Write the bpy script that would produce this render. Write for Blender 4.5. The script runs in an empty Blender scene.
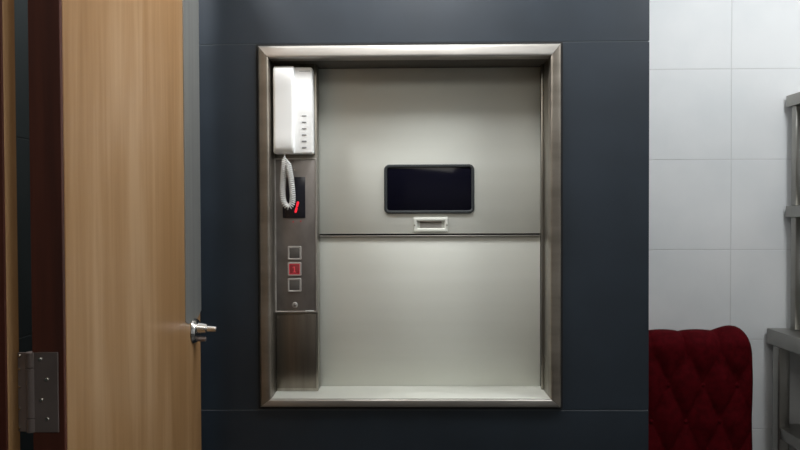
import bpy, bmesh, math, random
from mathutils import Vector, Matrix
random.seed(3)
R = math.radians
sc = bpy.context.scene
C = sc.collection

# ------------------------------------------------------------------ camera
FP = 620.0                      # focal length in pixels of an 800 px wide frame
CAMZ = 1.35
CAMLOC = Vector((0.0, -1.5, CAMZ))
CAMROT = (Matrix.Rotation(R(0.9), 3, 'Z') @ Matrix.Rotation(R(90 - 0.9), 3, 'X') @ Matrix.Rotation(R(-0.22), 3, 'Z'))
cd = bpy.data.cameras.new('camera'); cam = bpy.data.objects.new('camera', cd); C.objects.link(cam)
cam.matrix_world = Matrix.Translation(CAMLOC) @ CAMROT.to_4x4()
cd.sensor_width = 36; cd.lens = FP / 800 * 36; cd.clip_start = 0.02
sc.camera = cam

def at(px, py, Y):
    """point of the plane y=Y seen at that pixel"""
    d = CAMROT @ Vector((px - 400, 225 - py, -FP))
    t = (Y - CAMLOC.y) / d.y
    return CAMLOC + d * t
def ax(px, Y, py=225): return at(px, py, Y).x
def az(py, Y, px=400): return at(px, py, Y).z

# ------------------------------------------------------------------ materials
def mat(name, col, rough=0.5, metal=0.0, spec=0.5, emit=None, estr=0, coat=0):
    m = bpy.data.materials.new(name); m.use_nodes = True
    b = m.node_tree.nodes['Principled BSDF']
    b.inputs['Base Color'].default_value = (*col, 1)
    b.inputs['Roughness'].default_value = rough
    b.inputs['Metallic'].default_value = metal
    b.inputs['Specular IOR Level'].default_value = spec
    b.inputs['Coat Weight'].default_value = coat
    if emit:
        b.inputs['Emission Color'].default_value = (*emit, 1)
        b.inputs['Emission Strength'].default_value = estr
    return m
def noise_mix(m, c1, c2, scale, lo=0.35, hi=0.65, detail=4, nscale=1.0, bump=0, rough=None, distort=0):
    """base colour mottled between c1 and c2 by stretched noise in object space"""
    nt = m.node_tree; N = nt.nodes; L = nt.links; b = N['Principled BSDF']
    tc = N.new('ShaderNodeTexCoord'); mp = N.new('ShaderNodeMapping'); no = N.new('ShaderNodeTexNoise')
    cr = N.new('ShaderNodeValToRGB')
    mp.inputs['Scale'].default_value = scale
    no.inputs['Scale'].default_value = nscale; no.inputs['Detail'].default_value = detail
    no.inputs['Distortion'].default_value = distort
    cr.color_ramp.elements[0].position = lo; cr.color_ramp.elements[0].color = (*c1, 1)
    cr.color_ramp.elements[1].position = hi; cr.color_ramp.elements[1].color = (*c2, 1)
    L.new(tc.outputs['Object'], mp.inputs['Vector']); L.new(mp.outputs['Vector'], no.inputs['Vector'])
    L.new(no.outputs['Fac'], cr.inputs['Fac']); L.new(cr.outputs['Color'], b.inputs['Base Color'])
    if bump:
        bp = N.new('ShaderNodeBump'); bp.inputs['Strength'].default_value = bump; bp.inputs['Distance'].default_value = 0.002
        L.new(no.outputs['Fac'], bp.inputs['Height']); L.new(bp.outputs['Normal'], b.inputs['Normal'])
    if rough:
        mr = N.new('ShaderNodeMapRange'); mr.inputs['To Min'].default_value = rough[0]; mr.inputs['To Max'].default_value = rough[1]
        L.new(no.outputs['Fac'], mr.inputs['Value']); L.new(mr.outputs['Result'], b.inputs['Roughness'])
    return m

M = {}
AROT = 0.25
M['dark_tile'] = noise_mix(mat('dark_tile', (.03, .04, .05), .38), (.011, .0175, .0255), (.0145, .0225, .033), (3, 3, 3), nscale=2, rough=(.44, .52))
M['dark_grout'] = mat('dark_grout', (.045, .055, .064), .6)
M['black_wall'] = noise_mix(mat('black_wall', (.02, .025, .025), .4), (.018, .024, .026), (.026, .033, .034), (2, 2, 2), rough=(.3, .4))
M['white_tile'] = noise_mix(mat('white_tile', (.7, .72, .73), .3), (.66, .685, .70), (.73, .745, .755), (2, 2, 2), nscale=2, rough=(.5, .58))
M['white_grout'] = mat('white_grout', (.60, .61, .615), .8)
M['plaster'] = mat('plaster', (.55, .53, .50), .9)
M['floor'] = noise_mix(mat('floor_tile', (.1, .09, .08), .5), (.025, .022, .02), (.04, .036, .032), (4, 4, 4), rough=(.35, .55))
M['steel_door'] = noise_mix(mat('steel_door', (.6, .61, .57), .42, .35), (.63, .645, .59), (.67, .685, .635), (.8, 1, 14), nscale=2, detail=5, lo=.2, hi=.8, rough=(.56, .62))
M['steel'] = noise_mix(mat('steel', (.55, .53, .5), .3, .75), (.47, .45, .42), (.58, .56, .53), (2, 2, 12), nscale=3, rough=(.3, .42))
M['frame_side_reflect'] = noise_mix(mat('frame_side_reflect_steel', (.3, .27, .23), .35, .8), (.20, .175, .145), (.29, .26, .22), (2, 2, 9), nscale=2, rough=(.34, .46))  # frame steel darkened and browned to paint in the wood door's reflection
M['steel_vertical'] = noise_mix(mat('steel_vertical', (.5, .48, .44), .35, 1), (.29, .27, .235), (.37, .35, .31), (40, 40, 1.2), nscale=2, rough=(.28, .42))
M['panel_steel'] = noise_mix(mat('panel_steel', (.3, .27, .25), .3, .6), (.20, .18, .17), (.26, .24, .225), (12, 12, 8), nscale=2, rough=(.34, .46))
M['cover_steel'] = noise_mix(mat('cover_steel', (.3, .26, .22), .35, 1), (.175, .155, .13), (.22, .195, .165), (40, 40, 2), nscale=2, rough=(.3, .42))
M['bench_steel'] = noise_mix(mat('bench_steel', (.4, .39, .36), .4, 1), (.27, .26, .24), (.35, .34, .315), (6, 6, 6), rough=(.28, .4))
M['soffit_shade'] = mat('shaded_soffit_steel', (.13, .12, .11), .5, .4)  # steel colour darkened to stand for the unlit underside
M['white_plastic'] = mat('white_plastic', (.93, .94, .93), .35)
M['white_cord'] = mat('white_cord', (.80, .81, .80), .4)
M['grey_mark'] = mat('grey_mark', (.28, .29, .30), .5)
M['pale_mark'] = mat('pale_mark', (.52, .53, .54), .5)
M['black_rubber'] = mat('black_rubber', (.025, .03, .033), .55)
M['black_gap'] = mat('black_gap', (.008, .008, .008), .8)
M['dark_glass'] = mat('dark_glass', (.004, .004, .009), .1, 0, .16)
M['display'] = mat('display', (.012, .012, .018), .2)
M['led'] = mat('led_red', (.5, .01, .02), .5, emit=(1, .02, .045), estr=.8)
M['led_dim'] = mat('led_dim', (.2, .01, .02), .5, emit=(1, .05, .08), estr=.28)
M['numeral'] = mat('numeral', (.3, .04, .05), .5, emit=(1, .08, .1), estr=.35)
M['button_red'] = mat('button_red', (.20, .03, .035), .45, emit=(.8, .05, .07), estr=.05)
M['button_steel'] = mat('button_steel', (.46, .44, .42), .42, .4)
M['button_face'] = mat('button_face', (.13, .125, .12), .4, .4)
M['chrome'] = mat('chrome', (.8, .79, .77), .14, 1)
M['hinge'] = noise_mix(mat('hinge_steel', (.35, .3, .27), .35, .5), (.15, .12, .11), (.21, .175, .165), (10, 10, 10), rough=(.28, .45))
M['screw'] = mat('screw_head', (.7, .66, .58), .25, 1)
M['velvet'] = noise_mix(mat('velvet', (.17, .006, .015), .8), (.05, .0015, .003), (.078, .0022, .005), (30, 30, 30), nscale=2)
vb = M['velvet'].node_tree.nodes['Principled BSDF']
vb.inputs['Sheen Weight'].default_value = .0; vb.inputs['Sheen Tint'].default_value = (.8, .1, .12, 1); vb.inputs['Sheen Roughness'].default_value = .35
vb.inputs['Specular IOR Level'].default_value = .05
M['chair_wood'] = mat('chair_wood', (.06, .025, .012), .35)
M['clear_film'] = mat('clear_film', (.8, .82, .8), .15)
M['door_metal'] = noise_mix(mat('door_metal', (.4, .4, .39), .38, .5), (.26, .265, .25), (.32, .325, .31), (30, 30, .8), nscale=2, rough=(.3, .42))

def brush(m, aniso, rot=0.0):
    nt = m.node_tree; b = nt.nodes['Principled BSDF']; t = nt.nodes.new('ShaderNodeTangent')
    t.direction_type = 'RADIAL'; t.axis = 'Z'
    b.inputs['Anisotropic'].default_value = aniso; b.inputs['Anisotropic Rotation'].default_value = rot
    nt.links.new(t.outputs['Tangent'], b.inputs['Tangent'])
brush(M['steel_door'], .55, AROT)

def wood_material(name, dark, mid, light, rough, along='Z', bands=True, spec=.5):
    m = mat(name, mid, rough, spec=spec)
    nt = m.node_tree; N = nt.nodes; L = nt.links; b = N['Principled BSDF']
    tc = N.new('ShaderNodeTexCoord')
    mp = N.new('ShaderNodeMapping'); mp.inputs['Scale'].default_value = (26, 26, 1.1)
    n1 = N.new('ShaderNodeTexNoise'); n1.inputs['Scale'].default_value = 3; n1.inputs['Detail'].default_value = 6; n1.inputs['Roughness'].default_value = .6
    mp2 = N.new('ShaderNodeMapping'); mp2.inputs['Scale'].default_value = (6.5, 6.5, .55)
    n2 = N.new('ShaderNodeTexNoise'); n2.inputs['Scale'].default_value = 2; n2.inputs['Detail'].default_value = 3; n2.inputs['Distortion'].default_value = .8
    mx = N.new('ShaderNodeMath'); mx.operation = 'MULTIPLY_ADD'; mx.inputs[1].default_value = .38
    mm = N.new('ShaderNodeMath'); mm.operation = 'MULTIPLY'; mm.inputs[1].default_value = .62
    cr = N.new('ShaderNodeValToRGB'); e = cr.color_ramp.elements
    e[0].position = .36; e[0].color = (*dark, 1); e[1].position = .64; e[1].color = (*light, 1)
    k = e.new(.5); k.color = (*mid, 1)
    L.new(tc.outputs['Object'], mp.inputs['Vector']); L.new(tc.outputs['Object'], mp2.inputs['Vector'])
    L.new(mp.outputs['Vector'], n1.inputs['Vector']); L.new(mp2.outputs['Vector'], n2.inputs['Vector'])
    L.new(n2.outputs['Fac'], mm.inputs[0]); L.new(n1.outputs['Fac'], mx.inputs[0]); L.new(mm.outputs[0], mx.inputs[2])
    L.new(mx.outputs[0], cr.inputs['Fac']); L.new(cr.outputs['Color'], b.inputs['Base Color'])
    return m
M['wood'] = wood_material('beech_laminate', (.265, .142, .055), (.32, .182, .08), (.39, .245, .128), .38)
M['mahogany'] = wood_material('mahogany_edge', (.045, .011, .006), (.07, .017, .009), (.10, .027, .014), .45)

# ------------------------------------------------------------------ mesh helpers
def new(): return bmesh.new()
def box(bm, x0, x1, y0, y1, z0, z1, bev=0, seg=2):
    r = bmesh.ops.create_cube(bm, size=1)
    vs = r['verts']
    for v in vs:
        v.co = Vector(((x0 + x1) / 2 + v.co.x * (x1 - x0), (y0 + y1) / 2 + v.co.y * (y1 - y0), (z0 + z1) / 2 + v.co.z * (z1 - z0)))
    if bev:
        es = list({e for v in vs for e in v.link_edges})
        bmesh.ops.bevel(bm, geom=es, offset=bev, segments=seg, profile=.5, affect='EDGES')
    return vs
def rr_loop(cx, cz, w, h, r, n=8):
    pts = []
    for sx, sz, a0 in ((1, 1, 0), (-1, 1, 90), (-1, -1, 180), (1, -1, 270)):
        for i in range(n + 1):
            a = R(a0 + 90 * i / n)
            pts.append((cx + sx * (w / 2 - r) + r * math.cos(a), cz + sz * (h / 2 - r) + r * math.sin(a)))
    return pts
def loft(bm, loops, cap0=True, cap1=True, close=False):
    """loops: lists of 3-D points with equal counts"""
    rings = [[bm.verts.new(p) for p in lp] for lp in loops]
    n = len(rings[0])
    pairs = list(zip(rings, rings[1:])) + ([(rings[-1], rings[0])] if close else [])
    for a, b in pairs:
        for i in range(n):
            j = (i + 1) % n
            bm.faces.new((a[i], a[j], b[j], b[i]))
    if not close:
        if cap0: bm.faces.new(rings[0])
        if cap1: bm.faces.new(list(reversed(rings[-1])))
    bmesh.ops.recalc_face_normals(bm, faces=bm.faces)
def rprism(bm, cx, cz, w, h, r, yb, yf, bev=0.001):
    """rounded plate between yb (back) and yf (front, smaller y), soft front edge"""
    s = []
    for y, ins in ((yb, 0), (yf + bev, 0), (yf + bev * .3, bev * .3), (yf, bev)):
        s.append([(x, y, z) for x, z in rr_loop(cx, cz, w - 2 * ins, h - 2 * ins, max(r - ins, .0004))])
    loft(bm, s)
def rring(bm, cx, cz, w, h, r, t, yb, yf, bev=.001):
    """rounded rectangular ring of width t"""
    s = []
    for y, ins in ((yb, 0), (yf + bev, 0), (yf, bev), (yf, t - bev), (yf + bev, t), (yb, t)):
        s.append([(x, y, z) for x, z in rr_loop(cx, cz, w - 2 * ins, h - 2 * ins, max(r - ins, .0004))])
    loft(bm, s, close=True)
def cyl(bm, p0, p1, r0, r1=None, n=20, bev=0):
    r1 = r0 if r1 is None else r1
    p0 = Vector(p0); p1 = Vector(p1); d = (p1 - p0); L = d.length; d.normalize()
    u = d.orthogonal().normalized(); w = d.cross(u)
    def ring(p, r): return [p + (u * math.cos(2 * math.pi * i / n) + w * math.sin(2 * math.pi * i / n)) * r for i in range(n)]
    lp = [ring(p0, r0)]
    if bev: lp = [ring(p0, r0 - bev), ring(p0 + d * bev, r0), ring(p1 - d * bev, r1), ring(p1, r1 - bev)]
    else: lp.append(ring(p1, r1))
    loft(bm, lp)
def tube(bm, pts, rad, n=8):
    pts = [Vector(p) for p in pts]; rings = []
    t = (pts[1] - pts[0]).normalized(); u = t.orthogonal().normalized()
    for i, p in enumerate(pts):
        t = (pts[min(i + 1, len(pts) - 1)] - pts[max(i - 1, 0)]).normalized()
        u = (u - t * u.dot(t)).normalized(); w = t.cross(u)
        rr = rad[i] if isinstance(rad, list) else rad
        rings.append([p + (u * math.cos(2 * math.pi * k / n) + w * math.sin(2 * math.pi * k / n)) * rr for k in range(n)])
    loft(bm, rings)
def obj(name, bm, m, parent=None, smooth=35, label=None):
    me = bpy.data.meshes.new(name); bm.to_mesh(me); bm.free()
    if smooth:
        for p in me.polygons: p.use_smooth = True
        me.set_sharp_from_angle(angle=R(smooth))
    me.materials.append(M[m] if isinstance(m, str) else m)
    o = bpy.data.objects.new(name, me); C.objects.link(o)
    if parent:
        o.parent = parent; o.matrix_parent_inverse = Matrix.Identity(4)
        q = parent; off = Matrix.Identity(4)
        ws = Matrix.Identity(4)
        while q: ws = q.matrix_basis @ ws; q = q.parent
        me.transform(ws.inverted())
    if label: o['label'] = label
    return o
def thing(name, label, cat, loc=(0, 0, 0), rotz=0, group=None, kind=None):
    o = bpy.data.objects.new(name, None); C.objects.link(o); o.empty_display_size = .05
    o.matrix_basis = Matrix.Translation(loc) @ Matrix.Rotation(rotz, 4, 'Z')
    if label: o['label'] = label
    if cat: o['category'] = cat
    if group: o['group'] = group
    if kind: o['kind'] = kind
    return o
def struct(name, bm, m, label=None):
    o = obj(name, bm, m, smooth=0); o['kind'] = 'structure'
    if label: o['label'] = label
    return o

# ------------------------------------------------------------------ room shell
XL, XR, YB, YW, ZC = -.88, 2.1, -3.6, .58, 2.45     # left wall, right wall, wall behind, white wall, ceiling
SX1 = ax(649, 0)                                    # right edge of the dark shaft
oL, oR = ax(259.5, 0), ax(560.5, 0)                 # opening (outer frame)
oT, oB = az(45.5, 0), az(406.5, 0)
sT, sB = az(41.5, 0, 600), az(410, 0, 400)

b = new(); box(b, XL - .1, XR + .1, YB - .1, YW + .1, -.1, 0); struct('floor', b, 'floor', 'dark floor')
b = new(); box(b, XL - .1, XR + .1, YB - .1, YW + .1, ZC, ZC + .1); struct('ceiling', b, 'plaster', 'plain ceiling')
b = new(); box(b, XR, XR + .1, YB, YW + .1, 0, ZC); struct('wall_right', b, 'white_tile', 'white wall on the right')
b = new(); box(b, XL, XR, YB - .1, YB, 0, ZC); struct('wall_back', b, 'plaster', 'wall behind the camera')

# white tiled wall behind the shaft
wb = new()
zs = az(159.7, YW, 700); xs = ax(731, YW, 160)
th, tw = .3, .6
g = .0012
box(wb, SX1 - .3, XR, YW + .0009, YW + .1, 0, ZC)
wallw = struct('wall_front', wb, 'white_grout', 'white tiled wall behind the red chair')
tb = new()
z = zs - math.ceil(zs / th) * th
while z < ZC:
    x = xs - 4 * tw
    while x < XR:
        x0, x1, z0, z1 = max(x + g, SX1 - .3), min(x + tw - g, XR), max(z + g, 0), min(z + th - g, ZC)
        if x1 > x0 + .01 and z1 > z0 + .01: box(tb, x0, x1, YW, YW + .006, z0, z1, .0006, 1)
        x += tw
    z += th
o = obj('tiles', tb, 'white_tile', wallw, smooth=0)

# dark clad lift shaft standing proud of the white wall
db = new()
YD = .0007
N_ = .14
box(db, XL, oL, YD, YW, 0, ZC); box(db, oR, SX1 - .004, YD, YW, 0, ZC)
box(db, oL, oR, YD, YW, oT, ZC); box(db, oL, oR, YD, YW, 0, oB); box(db, oL, oR, N_, YW, oB, oT)
shaft = struct('wall_shaft', db, 'dark_grout', 'dark blue-grey panelled lift shaft wall')
pb = new()
g = .0011
rows = [(0, sB - .885), (sB - .885, sB), (sB, sT), (sT, sT + .885), (sT + .885, ZC)]
for z0, z1 in rows:
    z0 += g; z1 -= g
    if z1 <= z0: continue
    if abs(z0 - g - sB) < 1e-6:
        box(pb, XL, oL, 0, .006, z0, z1, .0004, 1); box(pb, oR, SX1, 0, .006, z0, z1, .0004, 1)
        box(pb, oL, oR, 0, .006, oT, z1); box(pb, oL, oR, 0, .006, z0, oB)
    else:
        box(pb, XL, SX1, 0, .006, z0, z1, .0004, 1)
    box(pb, SX1 - .006, SX1, .0062, YW, z0, z1, .0008, 1)
obj('cladding', pb, 'dark_tile', shaft, smooth=0)

# dark tiled wall on the left, seen through the hinge gap
lb = new(); box(lb, XL - .1, XL - .0008, YB, YW, 0, ZC); wl = struct('wall_left', lb, 'dark_grout', 'dark tiled side wall seen through the hinge gap')
def left_z(px, py):
    d = CAMROT @ Vector((px - 400, 225 - py, -FP)); t = (XL - CAMLOC.x) / d.x
    return (CAMLOC + d * t).z
za, zb_ = left_z(24, 138.5), left_z(26, 336)
step = za - zb_
lb = new(); z = zb_ - math.ceil(zb_ / step) * step
while z < ZC:
    z0, z1 = max(z + g, 0), min(z + step - g, ZC)
    if z1 > z0 + .01: box(lb, XL - .006, XL, YB, 0, z0, z1, .0008, 1)
    z += step
obj('tiles', lb, 'black_wall', wl, smooth=0)

# ------------------------------------------------------------------ the open door
Yh = -.70
hx0, hx1 = ax(33.5, Yh), ax(65, Yh)
Yl = -.085
lx = ax(199.5, Yl)
ang = math.atan2(lx - hx1, Yl - Yh)     # small turn about z
DL = math.hypot(lx - hx1, Yl - Yh); DT = hx1 - hx0
door = thing('door_1', 'open beech-faced door with dark red-brown edge, on the left', 'door', (hx1, Yh, 0), -ang, kind='structure')
def D(x0, x1, y0, y1, z0, z1, bev, name, m, parent=door, label=None):
    b = new(); box(b, x0, x1, y0, y1, z0, z1, bev, 1)
    b.transform(door.matrix_basis)
    return obj(name, b, m, parent, label=label)
DH = 2.08
leaf = D(-DT, 0, .0005, DL, .008, DH, .0008, 'door_leaf', 'wood')
D(-DT + .0005, -.0006, -.006, .0003, .008, DH, .0006, 'edge_strip', 'mahogany', label='dark red-brown door edge')
def on_door(px, py, X=0):
    """point on the door face (local x = X) seen at a pixel, in door-local coordinates"""
    inv = door.matrix_basis.inverted()
    o = inv @ CAMLOC; d = inv.to_3x3() @ (CAMROT @ Vector((px - 400, 225 - py, -FP)))
    t = (X - o.x) / d.x
    return o + d * t
# grey metal facing strip above the lever
p0 = on_door(184.0, 200); p1 = on_door(194, 319)
b = new()
zc = p1.z
prof = [(p0.y, DH - .002), (p0.y, zc + .004), (p0.y + .02, zc - .003), (DL - .03, zc - .001), (DL + .001, zc + .012), (DL + .001, DH - .002)]
loft(b, [[(.0002, y, z) for y, z in prof], [(.0022, y, z) for y, z in prof]])
b.transform(door.matrix_basis); obj('edge_plate', b, 'door_metal', door, label='grey metal strip along the free edge above the lever')
# lever handle
hp = on_door(197, 326)
hy, hz = DL - .052, hp.z
hd = thing_parent = None
b = new(); cyl(b, (.0002, hy, hz - .006), (.009, hy, hz - .006), .028, .025, 32, .0015)
b.transform(door.matrix_basis); rose = obj('door_knob', b, 'chrome', door, label='shiny metal door knob')
b = new(); cyl(b, (.0085, hy, hz), (.030, hy, hz - .001), .0125, .0105, 24, .002)
b.transform(door.matrix_basis); obj('neck', b, 'chrome', rose)
b = new(); cyl(b, (.028, hy, hz - .002), (.050, hy, hz - .003), .0070, .0060, 20, .0012)
b.transform(door.matrix_basis); obj('spindle', b, 'chrome', rose)
b = new(); cyl(b, (.0085, hy, hz - .024), (.027, hy, hz - .025), .0062, .0055, 18, .0012)
b.transform(door.matrix_basis); obj('lock_button', b, 'hinge', rose)

# door post and hinge
pxL = ax(-60, Yh); YA = Yh - .025
pxR = ax(5.5, YA)
b = new(); box(b, pxL + .0002, pxR, YA + .0007, Yh - .001, 0, 2.12, .0006, 1); struct('trim_1', b, 'wood', 'pale wooden door post at the left edge')
b = new(); box(b, pxL, pxR - .0006, YA - .003, YA + .0005, 0, 2.12, .0003, 1); struct('trim_2', b, 'mahogany', 'dark red-brown strip on the front of the pale post')
b = new(); box(b, XL, pxL - .0002, Yh - .03, Yh + .12, 0, ZC); struct('wall_partition', b, 'black_wall', 'short partition carrying the door post')
# hinge: knuckle, leaves and screws
Yf = Yh - .0062
hzT, hzB = az(352, Yf, 40), az(432, Yf, 40)
kx0, kx1 = ax(24.5, Yf), ax(33.5, Yf)
kr = (kx1 - kx0) / 2
kx = (kx0 + kx1) / 2
b = new(); box(b, kx + .001, ax(57, Yf), Yf - .0022, Yf, hzB, hzT, .0006, 1)
hinge = obj('hinge', b, 'hinge', door, label='worn steel butt hinge with four screws')
b = new()
hh = hzT - hzB
for f0, f1 in ((0, .17), (.178, .80), (.808, 1)):
    cyl(b, (kx, Yf + .001, hzB + hh * f0), (kx, Yf + .001, hzB + hh * f1), kr + .0006, None, 20, .0007)
obj('knuckle', b, 'hinge', hinge)
b = new(); box(b, pxR + .0003, kx, Yf + .001, Yf + .0033, hzB, hzT - .001, .0005, 1)
obj('frame_leaf', b, 'hinge', hinge)
for px, py in ((41, 359), (47.5, 379), (42, 399.5), (48, 418.5)):
    p = at(px, py, Yf); b = new()
    cyl(b, (p.x, Yf - .002, p.z), (p.x, Yf - .0034, p.z), .0030, .0022, 14)
    obj('screw', b, 'screw', hinge)
for py in (356, 369, 387, 409, 428):
    p = at(19.5, py, Yf); b = new()
    cyl(b, (p.x, Yf + .0008, p.z), (p.x, Yf - .0008, p.z), .0019, .0014, 12)
    obj('screw', b, 'screw', hinge)

# ------------------------------------------------------------------ dumbwaiter
dw = thing('dumbwaiter', 'stainless steel dumbwaiter hatch with two sliding doors set in the dark wall', 'dumbwaiter', ((oL + oR) / 2, 0, oB))
YF = -.010      # face of the frame
iL, iR = ax(269.5, YF), ax(551, YF); iT, iB = az(57, YF), az(399.5, YF)
YDR = .098      # upper door face
# sealant
b = new()
sg = .0055
loops = []
for y, e in ((.003, sg), (-.0018, sg * .9), (-.0018, -.002), (.003, -.002)):
    lp = []
    for x, z in rr_loop((oL + oR) / 2, (oT + oB) / 2, oR - oL + 2 * e, oT - oB + 2 * e, .002, 2): lp.append((x, y, z))
    loops.append(lp)
loft(b, loops, close=True); obj('sealant', b, 'black_gap', dw)
# frame: four mitred rails
def rail(c0, c1, i0, i1, name='frame_rail', m='steel'):
    """outer corners c0,c1 and inner corners i0,i1 (x,z); profile lofted between the mitres"""
    sect = [(0, .0045), (0, YF + .003), (.05, YF + .001), (.18, YF), (.78, YF - .0005), (.88, YF), (.95, YF + .0015), (.99, YF + .0035), (1, YF + .006), (1, .02), (.8, .02)]
    la, lb_ = [], []
    for f, y in sect:
        la.append((c0[0] + (i0[0] - c0[0]) * f, y, c0[1] + (i0[1] - c0[1]) * f))
        lb_.append((c1[0] + (i1[0] - c1[0]) * f, y, c1[1] + (i1[1] - c1[1]) * f))
    b = new(); loft(b, [la, lb_]); return obj(name, b, m, dw, smooth=50)
e = .0004
Lo, Ro, To, Bo = oL + .0005, oR - .0005, oT - .0005, oB + .0005
rail((Lo + e, To), (Ro - e, To), (iL + e, iT), (iR - e, iT))
rail((Lo + e, Bo), (Ro - e, Bo), (iL + e, iB), (iR - e, iB))
rail((Lo, To - e), (Lo, Bo + e), (iL, iT - e), (iL, iB + e), m='frame_side_reflect')
rail((Ro, To - e), (Ro, Bo + e), (iR, iT - e), (iR, iB + e), m='frame_side_reflect')
# lining of the niche
def slab(name, m, *a, bev=0, parent=dw, label=None):
    b = new(); box(b, *a, bev, 2) if bev else box(b, *a); return obj(name, b, m, parent, label=label)
slab('niche_lining', 'soffit_shade', iL - .004, iR + .004, .0202, .136, iT, iT + .004)
slab('sill', 'steel_door', iL + .0006, iR - .0006, YF + .006, .136, iB - .002, iB + .0012, bev=.0006)
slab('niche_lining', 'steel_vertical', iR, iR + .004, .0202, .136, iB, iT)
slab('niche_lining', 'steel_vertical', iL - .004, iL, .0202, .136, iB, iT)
# right guide channel
gx = iR - .0005
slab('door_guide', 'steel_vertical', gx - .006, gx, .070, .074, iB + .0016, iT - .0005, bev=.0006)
# lower and upper door (upper slides in front)
cR = ax(317.6, .060); zg = az(234.6, YDR)
DR = iR - .002
slab_x0 = cR - .05
lower = slab('lower_door', 'steel_door', slab_x0, DR, YDR + .004, YDR + .022, iB + .0016, zg - .0022, bev=.0012)
b = new(); box(b, slab_x0, DR, YDR - .003, YDR + .024, zg - .0048, zg - .0022, .0008, 2)
obj('edge_lip', b, 'steel', lower, label='bright folded top lip')
upper = slab('upper_door', 'steel_door', slab_x0, DR, YDR, YDR + .018, zg + .0022, iT - .001, bev=.0012)
slab('door_gap', 'black_gap', slab_x0, DR, YDR + .012, YDR + .020, zg - .003, zg + .003, parent=lower).name = 'gap_shade'  # black strip standing in for the shade between the two doors
# vision window
wl_, wr_ = ax(384.3, YDR), ax(474.3, YDR); wt, wbm = az(164.5, YDR, 430), az(213.5, YDR, 430)
wcx, wcz, ww, wh = (wl_ + wr_) / 2, (wt + wbm) / 2, wr_ - wl_, wt - wbm
b = new(); rring(b, wcx, wcz, ww, wh, .014, .0078, YDR - .0003, YDR - .006, .002)
win = obj('vision_window', b, 'black_rubber', upper, label='black rubber rim of the small rounded window')
b = new(); rprism(b, wcx, wcz, ww - .0145, wh - .0145, .008, YDR - .0002, YDR - .0028, .0004)
obj('glass', b, 'dark_glass', win, label='dark glass pane')
# recessed pull
hl, hr = ax(413.5, YDR), ax(448, YDR); ht, hb = az(217.5, YDR, 430), az(232, YDR, 430)
hcx, hcz = (hl + hr) / 2, (ht + hb) / 2
b = new(); rring(b, hcx, hcz, hr - hl, ht - hb, .0018, .0095, YDR - .0002, YDR - .0045, .0022)
pull = obj('pull_handle', b, 'steel_door', upper, label='small recessed rectangular finger pull')
b = new(); box(b, hcx - .028, hcx + .028, YDR - .0012, YDR - .0003, hcz - .008, hcz + .008)
obj('recess', b, 'steel', pull)
b = new(); box(b, hcx - .028, hcx + .028, YDR - .0040, YDR - .0013, hcz + .0052, hcz + .009, .0008)
obj('finger_lip', b, 'cover_steel', pull)
for s in (-1, 1):
    b = new(); x = hcx + s * ((hr - hl) / 2 - .003)
    cyl(b, (x, YDR - .004, hcz - .001), (x, YDR - .0056, hcz - .001), .0019, .0014, 12); obj('screw', b, 'cover_steel', pull)

# control column on the left
YC = .055
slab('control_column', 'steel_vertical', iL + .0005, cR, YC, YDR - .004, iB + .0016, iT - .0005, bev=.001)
cl, cr_ = ax(276, YC), ax(315.5, YC)
slab('lower_cover', 'cover_steel', cl, cr_, YC - .003, YC - .0002, az(388, YC, 295), az(314.5, YC, 295), bev=.0008)
slab('upper_cover', 'cover_steel', cl, cr_, YC - .003, YC - .0002, az(155, YC, 295), az(62, YC, 295), bev=.0008)
pz0, pz1 = az(312.5, YC - .006, 295), az(158, YC - .006, 295)
YP = YC - .007
pl, pr = ax(274.5, YP), ax(317, YP)
pan = slab('control_panel', 'panel_steel', pl, pr, YP, YC - .0002, pz0, pz1, bev=.0012)
# raised bright rim of the panel's film
b = new(); rring(b, (pl + pr) / 2, (pz0 + pz1) / 2, pr - pl - .001, pz1 - pz0 - .001, .002, .0034, YP - .0001, YP - .0014, .0005)
obj('cover_film', b, 'steel', pan, label='thin pale edge of the plastic protective film')
# display
dl, dr = ax(283, YP), ax(305.5, YP); dz1, dz0 = az(177, YP, 295), az(218, YP, 295)
b = new(); rprism(b, (dl + dr) / 2, (dz0 + dz1) / 2, dr - dl, dz1 - dz0, .001, YP - .0001, YP - .0018, .0004)
disp = obj('floor_display', b, 'display', pan, label='black floor indicator showing a red 1')
def bar(bm, p, q, w, y, t=.0006):
    p = Vector((p[0], 0, p[1])); q = Vector((q[0], 0, q[1])); d = (q - p).normalized(); n = Vector((-d.z, 0, d.x)) * w / 2
    pr_ = [p + d * w * .0 + n, p + d * -w * .35, p - n, q - n, q + d * w * .35, q + n]
    loft(bm, [[(v.x, y, v.z) for v in pr_], [(v.x, y - t, v.z) for v in pr_]])
def P(px, py, Y): v = at(px, py, Y); return (v.x, v.z)
b = new(); bar(b, P(298.2, 202, YP), P(297.2, 206.6, YP), .0056, YP - .0019); bar(b, P(296.8, 208, YP), P(295.6, 212.2, YP), .0056, YP - .0019)
obj('digit', b, 'led', disp, label='glowing red digit 1')
# two faint red arrows under the display
for px, s in ((293.2, 1), (300.8, -1)):
    c = at(px, 221.5, YP); b = new(); k = .0022
    pr_ = [(c.x - k, c.z - s * k), (c.x + k, c.z - s * k), (c.x, c.z + s * k)]
    loft(b, [[(x, YP - .0001, z) for x, z in pr_], [(x, YP - .0007, z) for x, z in pr_]])
    obj('arrow_mark', b, 'led_dim', pan)
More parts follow.
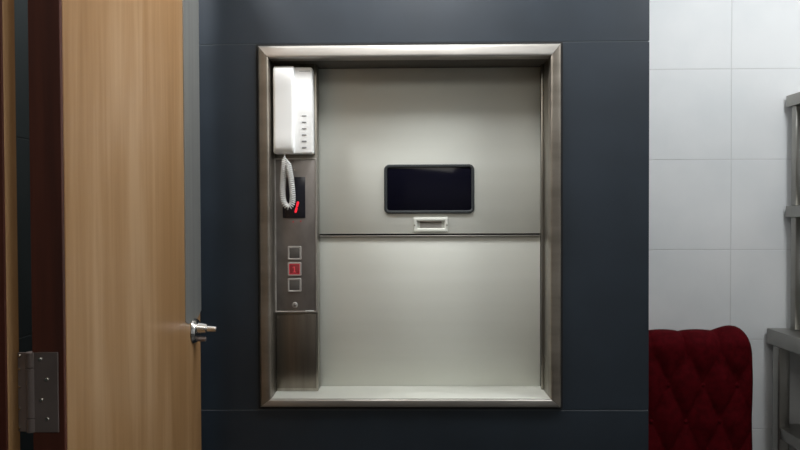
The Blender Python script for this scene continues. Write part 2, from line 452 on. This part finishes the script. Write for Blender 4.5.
# push buttons
for i, py in enumerate((253, 269, 285)):
    c = at(294.6, py, YP); b = new()
    rring(b, c.x, c.z, .034, .034, .003, .0042, YP - .0001, YP - .0032, .0007)
    fr = obj('call_button', b, 'button_steel', pan, label='red-lit call button marked 1' if i == 1 else None)
    b = new(); rprism(b, c.x, c.z, .0254, .0254, .0015, YP - .0002, YP - .0024, .0005)
    obj('button_cap', b, 'button_red' if i == 1 else 'button_face', fr)
    if i == 1:
        b = new(); box(b, c.x - .0011, c.x + .0011, YP - .0032, YP - .0022, c.z - .007, c.z + .006)
        bar(b, (c.x - .0042, c.z + .003), (c.x - .0006, c.z + .0058), .0018, YP - .0024)
        box(b, c.x - .004, c.x + .004, YP - .0032, YP - .0022, c.z - .0084, c.z - .0066)
        obj('numeral', b, 'numeral', fr)
        b = new(); rring(b, c.x, c.z, .0264, .0264, .002, .0016, YP - .0022, YP - .0036, .0004); obj('lit_ring', b, 'led_dim', fr)
# key switch
c = at(295, 305, YP)
b = new(); cyl(b, (c.x, YP - .0001, c.z), (c.x, YP - .003, c.z), .0075, .0068, 24, .0006); ks = obj('key_switch', b, 'button_steel', pan)
b = new(); cyl(b, (c.x, YP - .0029, c.z), (c.x, YP - .006, c.z), .0034, .003, 16, .0005); obj('lock_core', b, 'chrome', ks)
c = at(294.6, 170, YP - .001); b = new(); cyl(b, (c.x, YP - .0001, c.z - .0), (c.x, YP - .0012, c.z), .0018, .0014, 12); obj('screw', b, 'screw', pan)
c = at(310, 311, YP - .001); b = new(); box(b, c.x - .012, c.x + .010, YP - .0022, YP - .0001, c.z - .001, c.z + .0012, .0005); obj('film_fold', b, 'clear_film', pan)

# ------------------------------------------------------------------ intercom phone
YI = -.002                       # front of handset
ph0, ph1 = ax(273.5, .015), ax(313, .015)
pzt, pzb = az(67, .015, 290), az(153.5, .015, 290)
ph = thing('intercom_phone', 'white wall intercom telephone hanging above the lift control panel', 'telephone', ((ph0 + ph1) / 2, YC - .004, pzb))
b = new()
yb, yf = YC - .0035, .016
loft(b, [[(x, y, z) for x, z in rr_loop((ph0 + ph1) / 2, (pzt + pzb) / 2, ph1 - ph0 - 2 * i, pzt - pzb - 2 * i, max(.005 - i, .001), 5)]
         for y, i in ((yb, .001), (yf + .02, .0002), (yf + .004, 0), (yf + .001, .001), (yf, .0032))])
base = obj('phone_base', b, 'white_plastic', ph)
# handset on the left half: earpiece and mouthpiece bulge, waist between
hx0_, hx1_ = ax(274, .006), ax(294.6, .006)
hzt_, hzb_ = pzt + .001, pzb - .0006
b = new(); rows_ = []
n = 28
for i in range(n + 1):
    t = i / n; z = hzb_ + (hzt_ - hzb_) * t
    endf = min(1, math.sqrt(max(0, 1 - (abs(t - .5) * 2) ** 14)) + .02)
    bulge = max(math.exp(-((t - .86) / .13) ** 2), math.exp(-((t - .13) / .13) ** 2))
    dep = .013 + .003 * bulge
    hw = (hx1_ - hx0_) / 2 * (.94 + .06 * endf)
    cx = (hx0_ + hx1_) / 2; row = []
    y0 = yf - .0002; yt = y0 - dep * (.35 + .65 * endf)
    for x, y in rr_loop(0, 0, hw * 2, 1, .0, 1): pass
    m_ = 6; rr_ = .0065 * endf + .0006
    row += [(cx - hw, y0, z)]
    for k in range(m_ + 1):
        a = R(180 - 90 * k / m_); row.append((cx - hw + rr_ + rr_ * math.cos(a), yt + rr_ - rr_ * math.sin(a), z))
    for k in range(m_ + 1):
        a = R(90 - 90 * k / m_); row.append((cx + hw - rr_ + rr_ * math.cos(a), yt + rr_ - rr_ * math.sin(a), z))
    row += [(cx + hw, y0, z)]
    rows_.append(row)
loft(b, rows_); hs = obj('handset', b, 'white_plastic', ph, smooth=60)
for i, py in enumerate((115.8, 122.2, 128.6, 135, 141.3, 147.6)):
    c = at(304.3, py, yf); b = new()
    box(b, c.x - .0055, c.x + .0055, yf - .0012, yf + .0004, c.z - (.0009 + .0002 * i), c.z + (.0009 + .0002 * i), .0003, 1)
    obj('call_key', b, 'grey_mark', base)
b = new()
xx = ax(300, yf); c = at(300, 71.2, yf)
for k in range(9):
    w_ = .0016 + .0006 * ((k * 7) % 3)
    box(b, xx, xx + w_, yf - .0004, yf + .0002, c.z - .0011, c.z + .0011); xx += w_ + .0008
obj('nameplate', b, 'pale_mark', base, label='tiny illegible grey marking')
# coiled cord
pc = [(284.6, 151.5), (284.6, 157), (284.0, 166), (283.2, 178), (282.6, 190), (283.0, 198), (285.2, 204.5), (288.8, 207.0), (292.0, 203.5), (292.6, 196), (291.8, 186), (290.4, 175), (288.6, 165), (287.0, 159.5)]
ys = [.012, .012, .013, .016, .018, .018, .019, .020, .019, .016, .012, .008, .006, .008]
ctl = [at(px, py, y) for (px, py), y in zip(pc, ys)]
def cr(ps, nper):
    out = []
    q = [ps[0]] + ps + [ps[-1]]
    for i in range(1, len(q) - 2):
        for k in range(nper):
            t = k / nper; p0, p1, p2, p3 = q[i - 1], q[i], q[i + 1], q[i + 2]
            out.append(.5 * ((2 * p1) + (p2 - p0) * t + (2 * p0 - 5 * p1 + 4 * p2 - p3) * t * t + (3 * p1 - p0 - 3 * p2 + p3) * t ** 3))
    out.append(ps[-1]); return out
path = cr(ctl, 40)
cum = [0]
for a_, b_ in zip(path, path[1:]): cum.append(cum[-1] + (b_ - a_).length)
tot = cum[-1]; pitch = .0046; turns = tot / pitch; seg = 14; hel = []
def samp(s):
    import bisect
    i = min(max(bisect.bisect_right(cum, s) - 1, 0), len(path) - 2); f = (s - cum[i]) / max(cum[i + 1] - cum[i], 1e-9)
    return path[i].lerp(path[i + 1], f), (path[i + 1] - path[i]).normalized()
for i in range(int(turns * seg) + 1):
    s = i / (turns * seg) * tot; p, t = samp(s)
    w = Vector((0, 1, 0)); w = (w - t * w.dot(t)).normalized(); u = t.cross(w)
    e0 = min(1, max(0, (s - .012) / .01)); e1 = min(1, max(0, (tot - s - .004) / .01)); rr_ = .0052 * min(e0, e1) * 1.1 + .0003
    a = 2 * math.pi * i / seg; hel.append(p + (u * math.cos(a) + w * math.sin(a)) * rr_)
b = new(); tube(b, hel, .00165, 6); obj('coiled_cord', b, 'white_cord', ph, smooth=80)

# ------------------------------------------------------------------ red tufted chair
cx1 = ax(756, .40, 400); cx0 = SX1 + .012; CW = cx1 - cx0
chz = az(332, .40, 700)
ch = thing('tufted_chair', 'dark red button-tufted velvet chair with rolled top beside the dark shaft', 'chair', ((cx0 + cx1) / 2, .28, 0))
p = .104 / 2; q = .112
xp = ax(720, .40, 350); zr1 = az(385, .40, 700)
z0c, z1c = .42, chz
YB1 = .50; YF1 = .40
def hfun(x, z):
    a = (xp - x) / p; bb = (z - zr1) / q + 1
    dia = abs(math.sin(math.pi * (a + bb) / 2)) * abs(math.sin(math.pi * (a - bb) / 2))
    dia = dia ** .62
    ver = abs(math.sin(math.pi * a / 2)) ** .5
    t = min(1, max(0, (z - (zr1 + .03)) / .09)); t = t * t * (3 - 2 * t)
    edge = min(1, (cx1 - x) / .03, (x - cx0) / .03)
    from mathutils import noise as mn
    wob = mn.noise(Vector((x * 22, z * 22, 0))) * .0035
    return ((1 - t) * (dia * .016 + wob) + t * (ver * .017 + wob * .5)) * (0.15 + .85 * max(edge, 0))
b = new(); NX = 96; NZ = 120; grid = []
def topz(x):
    a = (xp - x) / p
    sc_ = abs(math.sin(math.pi * a / 2)) ** .5
    last = math.exp(-((x - (cx1 - .055)) / .04) ** 2) * .012
    r = .045; d = max(0, r - (cx1 - x)); d2 = max(0, r - (x - cx0)); d = max(d, d2)
    return chz - .008 + .008 * sc_ + last - (r - math.sqrt(max(r * r - d * d, 0)))
rad = .05
for i in range(NX + 1):
    x = cx0 + CW * i / NX; col = []; tz = topz(x)
    e = min(cx1 - x, x - cx0); rs = .03; rnd = rs - math.sqrt(max(rs * rs - max(0, rs - e) ** 2, 0))
    # front up, over the rolled top, down the back
    for j in range(NZ + 1):
        z = z0c + (tz - rad - z0c) * j / NZ
        roll = 0
        col.append(Vector((x, YF1 + rnd - hfun(x, z) - roll, z)))
    th_ = (YB1 - YF1)
    for k in range(1, 16):
        a = math.pi * k / 16
        cyy = (YF1 + YB1) / 2; ry = th_ / 2
        y = cyy - ry * math.cos(a) + rnd * math.cos(a) - hfun(x, tz - rad) * (math.cos(a / 2) ** 2)
        col.append(Vector((x, y, tz - rad + rad * math.sin(a))))
    for j in range(0, 13):
        z = (tz - rad) - (tz - rad - z0c) * j / 12; col.append(Vector((x, YB1 - rnd, z)))
    grid.append([b.verts.new(v) for v in col])
nn = len(grid[0])
for i in range(NX):
    for j in range(nn - 1): b.faces.new((grid[i][j], grid[i + 1][j], grid[i + 1][j + 1], grid[i][j + 1]))
    b.faces.new((grid[i][nn - 1], grid[i + 1][nn - 1], grid[i + 1][0], grid[i][0]))
b.faces.new(grid[0]); b.faces.new(list(reversed(grid[-1])))
bmesh.ops.recalc_face_normals(b, faces=b.faces)
back = obj('backrest', b, 'velvet', ch, smooth=70)
# buttons at the nodes of the diamond pattern
for r_ in range(-3, 1):
    for c_ in range(-2, 10):
        x = xp - c_ * p; z = zr1 + r_ * q
        if (c_ + r_ + 1) % 2: continue
        if x < cx0 + .02 or x > cx1 - .02 or z < z0c + .08: continue
        bb = new(); bmesh.ops.create_uvsphere(bb, u_segments=14, v_segments=8, radius=.007)
        for v in bb.verts: v.co = Vector((v.co.x + x, v.co.y * .5 + YF1 - .001, v.co.z + z))
        obj('tufting_button', bb, 'velvet', back)
b = new(); box(b, cx0 + .004, cx1 - .004, -.06, YF1 - .03, .36, .48, .035, 4); obj('seat', b, 'velvet', ch)
b = new(); box(b, cx0 + .012, cx1 - .012, -.045, .49, .31, .358, .006, 2); obj('seat_rail', b, 'chair_wood', ch)
for sx in (0, 1):
    for sy in (0, 1):
        X = (cx0 + .035) if sx == 0 else (cx1 - .035); Y = -.02 if sy == 0 else .465
        b = new(); loft(b, [[(X + a * s, Y + c * s + (0.02 * k if sy else 0), z) for a, c in ((-1, -1), (1, -1), (1, 1), (-1, 1))] for z, s, k in ((0, .013, 1), (.309, .021, 0))])
        obj('leg', b, 'chair_wood', ch)

# ------------------------------------------------------------------ steel workbench with overshelves
YE = .565                         # far end, just off the white wall
bx = ax(766.5, YE, 330); bt = az(328, YE, 766); bb_ = bt - .05
be = -.55; bxr = 1.95
wk = thing('steel_workbench', 'stainless steel workbench with two raised shelves at the right edge', 'workbench', ((bx + bxr) / 2, (YE + be) / 2, 0))
def sl(name, x0, x1, y0, y1, z0, z1, bev=.002, m='bench_steel', lab=None):
    b = new(); box(b, x0, x1, y0, y1, z0, z1, bev, 2); return obj(name, b, m, wk, label=lab)
sl('worktop', bx, bxr, be, YE, bb_, bt, .003)
lx0 = ax(776.5, YE - .06, 390); 
for X in (lx0, bxr - .06):
    for Y in (YE - .055, be + .04):
        b = new(); box(b, X, X + .036, Y - .018, Y + .018, 0, bb_ - .0005, .005, 3); obj('leg', b, 'bench_steel', wk)
us = az(431, YE - .1, 790)
sl('lower_shelf', lx0 + .004, bxr - .03, be + .03, YE - .03, us - .035, us)
ox = ax(786, YE, 100)
for pyt, pyb in ((96, 107.5), (206, 217)):
    zt, zb2 = az(pyt, YE, 786), az(pyb, YE, 786)
    sl('raised_shelf', ox, ox + .32, be + .05, YE, zb2, zt)
s1t = az(96, YE, 786); s1b = az(107.5, YE, 786); s2t = az(206, YE, 786); s2b = az(217, YE, 786)
px_ = ax(793.5, YE - .03, 150)
for X in (px_, ox + .27):
    for Y in (YE - .03, be + .09):
        for za_, zb3 in ((s2t, s1b), (bt, s2b)):
            b = new(); box(b, X, X + .026, Y - .013, Y + .013, za_ + .0004, zb3 - .0004, .003, 2); obj('shelf_post', b, 'bench_steel', wk)

# ------------------------------------------------------------------ light
def area(name, loc, sx, sy, power, col=(1, .97, .93), rot=(0, 0, 0), spread=180):
    l = bpy.data.lights.new(name, 'AREA'); l.shape = 'RECTANGLE'; l.size = sx; l.size_y = sy; l.energy = power; l.color = col; l.spread = R(spread)
    o = bpy.data.objects.new(name, l); C.objects.link(o); o.location = loc; o.rotation_euler = rot; return o
def bulb(loc, rad, power, col):
    l = bpy.data.lights.new('ceiling_bulb', 'POINT'); l.shadow_soft_size = rad; l.energy = power; l.color = col
    o = bpy.data.objects.new('ceiling_bulb', l); C.objects.link(o); o.location = loc; return o
bulb((.08, -.36, 2.28), .13, 24, (.97, .985, 1))
bulb((1.12, -.40, 2.26), .16, 30, (.95, .98, 1))
area('added_fill', (.0, -1.9, ZC - .02), .9, .9, 10, (1, .97, .90))  # unseen fill behind the camera, added for reflections in the steel
area('added_fill', (-.68, -.35, ZC - .02), .12, .12, 14, (1, 1, 1))  # small unseen light added to brighten the pocket behind the open door
w = bpy.data.worlds.new('world'); sc.world = w; w.use_nodes = True
w.node_tree.nodes['Background'].inputs['Color'].default_value = (0, 0, 0, 1)
vs = sc.view_settings
sc.display_settings.display_device = 'sRGB'
vs.view_transform = 'Standard'; vs.look = 'None'; vs.gamma = 1; vs.exposure = 0; vs.use_curve_mapping = False
